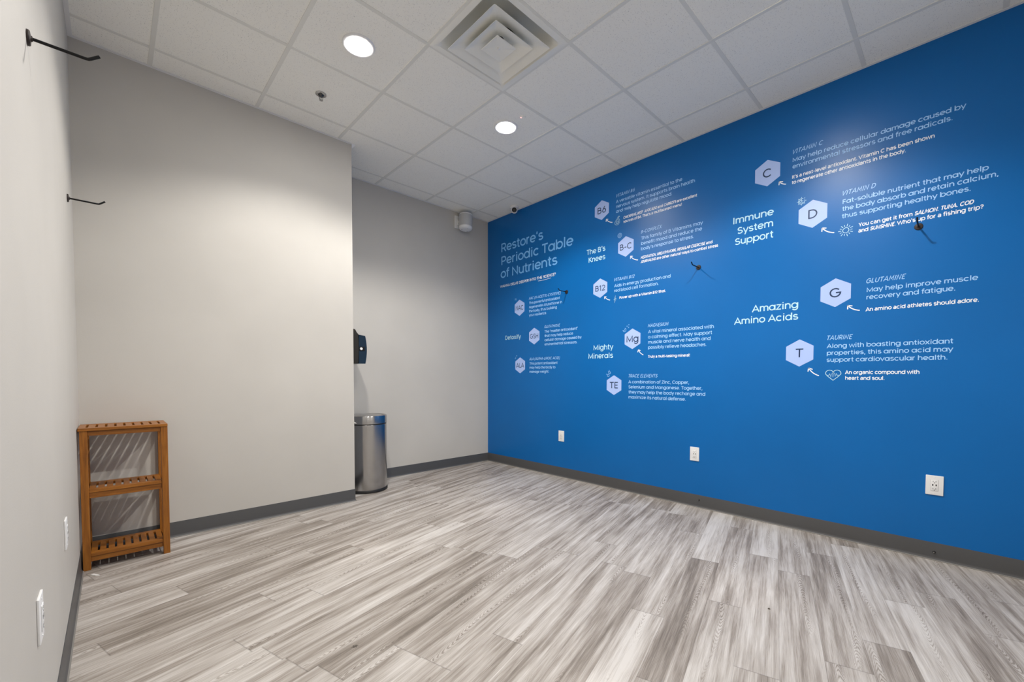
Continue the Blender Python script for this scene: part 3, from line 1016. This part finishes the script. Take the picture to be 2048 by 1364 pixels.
def runs(text):
    """split on * into plain and hand-drawn runs"""
    out, hand = [], False
    for part in text.split('*'):
        if part:
            out.append((part, hand))
        hand = not hand
    return out

def natural(text, font, track):
    x = 0
    for part, hand in runs(text):
        f = HAND if hand else font
        for ch in part:
            x += f.get(ch, f[' '])[0] + (track if ch != ' ' or True else 0)
    return x - track

def text_line(bm, text, y0, z0, y1, size, weight, font=GL, track=0.02, slant=0.0, hweight=None, off=ZOFF, fit=True):
    wd = abs(y1 - y0)
    sx = wd / natural(text, font, track) if fit else size
    x = 0.0
    for part, hand in runs(text):
        f = HAND if hand else font
        sl = 0.20 if hand else slant
        for ch in part:
            adv, st = f.get(ch, f[' '])
            for q, s in enumerate(st):
                M = wallmap(y0 - x * sx, z0, sx, size, sl, off + .00008 * q)
                stroke(bm, M, s, (hweight or weight) if hand else weight)
            x += adv + track
    return bm

def hexagon(bm, cy, cz, R, off):
    vs = []
    for k in range(6):
        a = PI / 2 + k * PI / 3
        vs.append((R * math.cos(a), R * math.sin(a)))
    f = [bm.verts.new((XB - off, cy + a, cz + b)) for a, b in vs]
    g = [bm.verts.new((XB, cy + a, cz + b)) for a, b in vs]
    bm.faces.new(f)
    for i in range(6):
        j = (i + 1) % 6
        bm.faces.new((f[i], f[j], g[j], g[i]))

def arrow(bm, tip, tail, wd=.0065):
    t, q = Vector(tip), Vector(tail)
    d = q - t
    nrm = Vector((-d.y, d.x)).normalized()
    if nrm.y > 0:
        nrm = -nrm
    c = t + d * .5 + nrm * d.length * .20
    pts = [((1 - s) ** 2 * t + 2 * s * (1 - s) * c + s * s * q) for s in [i / 10 for i in range(11)]]
    M = lambda y, z: Vector((XB - ZOFF, y, z))
    stroke(bm, M, [tuple(p) for p in pts], wd)
    h = .026
    d0 = (pts[1] - pts[0]).normalized()
    for an in (38, -38):
        a = math.radians(an)
        e = t + h * Vector((d0.x * math.cos(a) - d0.y * math.sin(a), d0.x * math.sin(a) + d0.y * math.cos(a)))
        stroke(bm, M, [tuple(t), tuple(e)], wd)

def icon(bm, kind, y, z):
    def S(pts, wd=.0032, k=1.0):
        stroke(bm, lambda a, b: Vector((XB - ZOFF, y - a, z + b)), [(p[0] * k, p[1] * k) for p in pts], wd)
    if kind == 'sun':
        S(O(0, 0, .017, .017), .0035)
        for i in range(14):
            a = 2 * PI * i / 14
            r = .042 if i % 2 else .036
            S([(.025 * math.cos(a), .025 * math.sin(a)), (r * math.cos(a), r * math.sin(a))], .0035)
    elif kind == 'dial':
        S(A(0, 0, .020, .020, 60, 380), .003)
        S(A(0, 0, .012, .012, 100, 330), .003)
        S([(0, .014), (-.002, -.001), (.010, .004)], .003)
        for i in range(8):
            a = 2 * PI * i / 8
            S([(.023 * math.cos(a), .023 * math.sin(a)), (.029 * math.cos(a), .029 * math.sin(a))], .0028)
    elif kind == 'heart':
        S(A(-.021, .012, .0225, .021, 0, 200) + [(-.030, -.010), (0, -.037), (.030, -.010)] + A(.021, .012, .0225, .021, -20, 180), .0038)
        S([(-.036, -.002), (-.024, -.002), (-.019, .008), (-.013, -.014), (-.006, .012), (-.001, -.016), (.006, .014), (.012, -.010), (.017, .010), (.022, -.002), (.036, -.002)], .003)
    elif kind == 'avocado':
        S([(.006, .040), (.016, .024), (.026, .004), (.026, -.018), (.012, -.034), (-.008, -.036), (-.026, -.026), (-.030, -.008), (-.018, .008), (-.004, .022), (.006, .040)], .003)
        S([(.004, .022), (.016, .002), (.016, -.016), (.004, -.026), (-.010, -.024), (-.016, -.010), (-.006, .006), (.004, .022)], .0025)
        S(O(.003, -.010, .009, .009), .003)
        S([(.008, .038), (.018, .046), (.026, .040), (.016, .036), (.008, .038)], .003)
    elif kind == 'brain':
        S(O(0, 0, .022, .022), .0028)
        S([(0, .022), (.002, .004), (-.002, -.008), (0, -.022)], .0025)
        for s in (-1, 1):
            S([(s * .016, .012), (s * .006, .010), (s * .008, 0), (s * .017, -.002)], .0025)
            S([(s * .014, -.012), (s * .005, -.010)], .0025)
    elif kind == 'bolt':
        S([(.006, .036), (-.013, -.004), (-.001, -.004), (-.008, -.036), (.013, .006), (.001, .006), (.006, .036)], .003)
    elif kind == 'moon':
        S(A(0, 0, .018, .018, 70, -150) + A(-.010, .010, .017, .017, -120, 20), .003)
    elif kind == 'star':
        S([(-.006, 0), (.006, 0)], .0028)
        S([(0, -.006), (0, .006)], .0028)
    elif kind == 'ring':
        S(O(0, 0, .011, .011), .0035)
        S([(-.009, .009), (-.018, .014)], .0028)
    elif kind == 'dot':
        S([(-.003, 0), (.003, 0)], .006)
    elif kind == 'dots':
        for a, b in ((-.016, .010), (-.004, .016), (.010, .012), (-.012, -.006), (.012, -.004)):
            S([(a - .003, b - .003), (a + .003, b + .003)], .004)
        S([(-.016, .010), (.012, -.004)], .0022)
        S([(-.012, -.006), (.010, .012)], .0022)
    elif kind == 'ala':
        S([(-.024, -.010), (-.010, -.018), (-.006, -.004), (-.012, .004)], .003)
        S([(.004, .010), (.014, .024)], .003)
        S([(.016, .014), (.002, .020)], .003)

ENTRIES = [
('C', [('h', 'VITAMIN C', -3.255, 2.744, -3.449), ('d', 'May help reduce cellular damage caused by', -3.256, 2.687, -4.128), ('d', 'environmental stressors and free radicals.', -3.257, 2.639, -4.076), ('t', "It's a next-level antioxidant. Vitamin C has been shown", -3.255, 2.567, -4.001), ('t', 'to regenerate other antioxidants in the body.', -3.255, 2.528, -3.873)], (-3.093, 2.664), [(-3.174, 2.574), (-3.218, 2.541)], []),
('D', [('h', 'VITAMIN D', -3.555, 2.355, -3.741), ('d', 'Fat-soluble nutrient that may help', -3.557, 2.298, -4.226), ('d', 'the body absorb and retain calcium,', -3.557, 2.250, -4.265), ('d', 'thus supporting healthy bones.', -3.556, 2.201, -4.16), ('t', 'You can get it from *SALMON. TUNA. COD*', -3.648, 2.123, -4.171), ('t', "and *SUNSHINE.* Who's up for a fishing trip?", -3.647, 2.084, -4.212)], (-3.388, 2.279), [(-3.446, 2.165), (-3.516, 2.116)], [('sun', -3.58, 2.116), ('dial', -3.319, 2.387)]),
('G', [('h', 'GLUTAMINE', -3.697, 1.740, -3.898), ('d', 'May help improve muscle', -3.698, 1.682, -4.2), ('d', 'recovery and fatigue.', -3.698, 1.634, -4.111), ('t', 'An amino acid athletes should adore.', -3.697, 1.556, -4.207)], (-3.531, 1.702), [(-3.601, 1.606), (-3.666, 1.566)], []),
('T', [('h', 'TAURINE', -3.489, 1.379, -3.64), ('d', 'Along with boasting antioxidant', -3.49, 1.322, -4.109), ('d', 'properties, this amino acid may', -3.49, 1.274, -4.109), ('d', 'support cardiovascular health.', -3.49, 1.226, -4.088), ('t', 'An organic compound with', -3.596, 1.141, -3.967), ('t', 'heart and soul.', -3.597, 1.102, -3.803)], (-3.327, 1.295), [(-3.386, 1.185), (-3.448, 1.13)], [('heart', -3.53, 1.135)]),
('B6', [('h', 'VITAMIN B6', -1.754, 2.883, -1.97), ('d', 'A versatile vitamin essential to the', -1.754, 2.827, -2.426), ('d', 'nervous system. It supports brain health', -1.755, 2.779, -2.539), ('d', 'and may help regulate mood.', -1.755, 2.731, -2.336), ('t', '*CHICKPEAS, BEEF  AVOCADO* and *CARROTS* are excellent', -1.839, 2.653, -2.558), ('t', "sources of B6. That's a mutifaceted menu!", -1.84, 2.614, -2.426)], (-1.586, 2.808), [(-1.64, 2.703), (-1.715, 2.653)], [('avocado', -1.771, 2.649)]),
('B-C', [('h', 'B-COMPLEX', -2.034, 2.466, -2.248), ('d', 'This family of B Vitamins may', -2.033, 2.407, -2.611), ('d', 'benefit mood and reduce the', -2.033, 2.358, -2.605), ('d', "body's response to stress.", -2.032, 2.309, -2.536), ('t', '*MEDITATION, BREATHWORK, REGULAR EXERCISE* and', -2.031, 2.230, -2.693), ('t', '*JOURNALING* are other natural ways to combat stress', -2.031, 2.191, -2.738)], (-1.869, 2.382), [(-1.922, 2.279), (-2.003, 2.226)], [('brain', -1.8, 2.503)]),
('B12', [('h', 'VITAMIN B12', -1.739, 2.067, -1.977), ('d', 'Aids in energy production and', -1.742, 2.008, -2.331), ('d', 'red blood cell formation.', -1.741, 1.960, -2.216), ('t', 'Power up with a Vitamin B12 Shot.', -1.802, 1.886, -2.287)], (-1.574, 2.025), [(-1.628, 1.933), (-1.695, 1.889)], [('bolt', -1.753, 1.89)]),
('Mg', [('h', 'MAGNESIUM', -2.116, 1.583, -2.325), ('d', 'A vital mineral associated with', -2.117, 1.527, -2.716), ('d', 'a calming effect. May support', -2.116, 1.478, -2.702), ('d', 'muscle and nerve health and', -2.117, 1.430, -2.691), ('d', 'possibly relieve headaches.', -2.117, 1.381, -2.658), ('t', 'Truly a multi-tasking mineral!', -2.119, 1.298, -2.517)], (-1.952, 1.486), [(-2.016, 1.38), (-2.07, 1.328)], [('moon', -1.863, 1.579), ('star', -1.892, 1.612), ('star', -1.912, 1.624), ('star', -1.909, 1.598)]),
('TE', [('h', 'TRACE ELEMENTS', -1.913, 1.116, -2.225), ('d', 'A combination of Zinc, Copper,', -1.913, 1.059, -2.514), ('d', 'Selenium and Manganese. Together,', -1.914, 1.010, -2.629), ('d', 'they may help the body recharge and', -1.915, 0.961, -2.654), ('d', 'maximize its natural defense.', -1.915, 0.912, -2.486)], (-1.749, 1.038), None, [('ring', -1.681, 1.134), ('ring', -1.696, 1.163), ('dot', -1.659, 1.147), ('dot', -1.692, 1.185)]),
('NAC', [('h', 'NAC (N-ACETYL-CYSTEINE)', -0.551, 2.040, -1.056), ('d', 'This powerful antioxidant', -0.551, 1.986, -1.035), ('d', 'regenerates Glutathione in', -0.551, 1.937, -1.066), ('d', 'the body, thus building', -0.551, 1.889, -0.992), ('d', 'your resilience.', -0.552, 1.841, -0.837)], (-0.388, 1.964), None, [('dots', -0.321, 2.07)]),
('GSH', [('h', 'GLUTATHIONE', -0.805, 1.682, -1.047), ('d', 'The "master antioxidant"', -0.805, 1.628, -1.29), ('d', 'that may help reduce', -0.806, 1.579, -1.225), ('d', 'cellular damage caused by', -0.806, 1.531, -1.34), ('d', 'environmental stressors.', -0.806, 1.482, -1.283)], (-0.639, 1.602), None, []),
('ALA', [('h', 'ALA (ALPHA-LIPOIC ACID)', -0.563, 1.319, -1.047), ('d', 'This potent antioxidant', -0.562, 1.266, -1.005), ('d', 'may help the body to', -0.562, 1.217, -0.974), ('d', 'manage weight.', -0.562, 1.168, -0.877)], (-0.4, 1.261), None, [('ala', -0.33, 1.362)]),
]
HEXR = 0.0985
LABEL = {
 'C': 'hexagon wall decal lettered C with vitamin C text, uppermost on the right',
 'D': 'hexagon wall decal lettered D with vitamin D text and small sun icon',
 'G': 'hexagon wall decal lettered G with glutamine text',
 'T': 'hexagon wall decal lettered T with taurine text and heartbeat icon',
 'B6': 'hexagon wall decal lettered B6 with vitamin text and avocado icon',
 'B-C': 'hexagon wall decal lettered B-C with B-complex text and brain icon',
 'B12': 'hexagon wall decal lettered B12 with vitamin text and lightning icon',
 'Mg': 'hexagon wall decal lettered Mg with magnesium text and moon icon',
 'TE': 'hexagon wall decal lettered TE with trace elements text and molecule icon',
 'NAC': 'small-looking hexagon wall decal lettered NAC with acetyl-cysteine text',
 'GSH': 'hexagon wall decal lettered GSH with glutathione text beside the word Detoxify',
 'ALA': 'hexagon wall decal lettered ALA with lipoic acid text, lowest on the left',
}
def local(o, root):
    """put mesh data made in room coordinates under its thing"""
    o.data.transform(Matrix.Translation(-root.location))
    o.parent = root
def entry(sym, lines, hc, arr, icons):
    t = thing('nutrient_decal', LABEL[sym], 'wall decal', (XB, hc[0], hc[1]), 'nutrient entries on the blue wall')
    bm = bmesh.new()
    hexagon(bm, hc[0], hc[1], HEXR, 0.0006)
    hx = obj('hexagon_badge', done(bm), M_ICE)
    local(hx, t)
    size = 0.089 if len(sym) < 3 else 0.080
    nat = natural(sym, NOTE, .02)
    wd = nat * size
    wd = min(wd, .138)
    bm = bmesh.new()
    text_line(bm, sym, hc[0] + wd / 2, hc[1] - .35 * size, hc[0] - wd / 2, size, .098, NOTE, .02, 0, None, 0.0012)
    s = obj('symbol_lettering', bm, M_NAVY)
    local(s, t)
    s.parent = hx
    for key, nm, m_ in (('h', 'name_lettering', M_SKY), ('d', 'description_lettering', M_SKY), ('t', 'note_lettering', M_SNOW)):
        ls = [l for l in lines if l[0] == key]
        if not ls:
            continue
        for _, txt, y0, z0, y1 in ls:
            bm = bmesh.new()
            if key == 'h':
                text_line(bm, txt, y0 + .004, z0, y1 + .012, .043, .105, HAND, .05, .26)
            elif key == 'd':
                text_line(bm, txt, y0, z0, y1, .0405, .116, GL, .012)
            else:
                text_line(bm, txt, y0, z0, y1, .0335, .142, NOTE, .012, 0, .145)
            local(obj(nm, bm, m_), t)
    if arr:
        bm = bmesh.new()
        arrow(bm, *arr)
        local(obj('arrow', bm, M_SNOW), t)
    if icons:
        for kk, y, z in icons:
            bm = bmesh.new()
            icon(bm, kk, y, z)
            nm = {'ring': 'molecule_icon', 'dot': 'molecule_icon', 'dots': 'sparkle_icon', 'ala': 'sparkle_icon', 'dial': 'spinner_icon'}.get(kk, kk + '_icon')
            local(obj(nm, bm, M_MINT if sym in ('D', 'T', 'B12', 'B6') else M_SKY), t)
for e in ENTRIES:
    entry(*e)

def heading(name, label, lines, size, weight, m_, extra=None):
    y, z = lines[0][1], lines[0][2]
    t = thing(name, label, 'wall lettering', (XB, y, z), None if extra else 'group headings on the blue wall')
    for txt, y0, z0, y1 in lines:
        bm = bmesh.new()
        text_line(bm, txt, y0, z0, y1, size, weight, GL, .012)
        local(obj('lettering', bm, m_), t)
    if extra:
        bm = bmesh.new()
        for txt, y0, z0, y1 in extra:
            text_line(bm, txt, y0, z0, y1, .043, .135, NOTE, .012, 0, .135)
        stroke(bm, lambda a, b: Vector((XB - ZOFF, a, b)), [(-.70, 2.238), (-.80, 2.236), (-.90, 2.242)], .004)
        local(obj('subtitle_lettering', bm, M_SNOW), t)
heading('heading_decal', "light blue lettering reading The B's Knees on the blue wall", [("The B's", -1.40, 2.394, -1.634), ('Knees', -1.424, 2.310, -1.634)], .072, .112, M_MINT)
heading('heading_decal', 'light blue lettering reading Mighty Minerals on the blue wall', [('Mighty', -1.494, 1.397, -1.737), ('Minerals', -1.430, 1.311, -1.736)], .072, .112, M_MINT)
heading('heading_decal', 'light blue lettering reading Detoxify on the blue wall', [('Detoxify', -.125, 1.589, -.412)], .072, .106, M_MINT)
heading('heading_decal', 'light blue lettering reading Immune System Support on the blue wall', [('Immune', -2.848, 2.341, -3.142), ('System', -2.884, 2.256, -3.141), ('Support', -2.867, 2.172, -3.143)], .072, .112, M_MINT)
heading('heading_decal', 'light blue lettering reading Amazing Amino Acids on the blue wall', [('Amazing', -3.004, 1.625, -3.315), ('Amino Acids', -2.874, 1.540, -3.315)], .072, .112, M_MINT)
heading('title_decal', 'large light blue title lettering at the far left of the blue wall',
        [("Restore's", -.045, 2.706, -.780), ('Periodic Table', -.045, 2.542, -1.222), ('of Nutrients', -.038, 2.378, -.997)], .150, .110, M_TITLE,
        [('WANNA DELVE DEEPER INTO THE *SCIENCE?*', -.031, 2.258, -.968)])
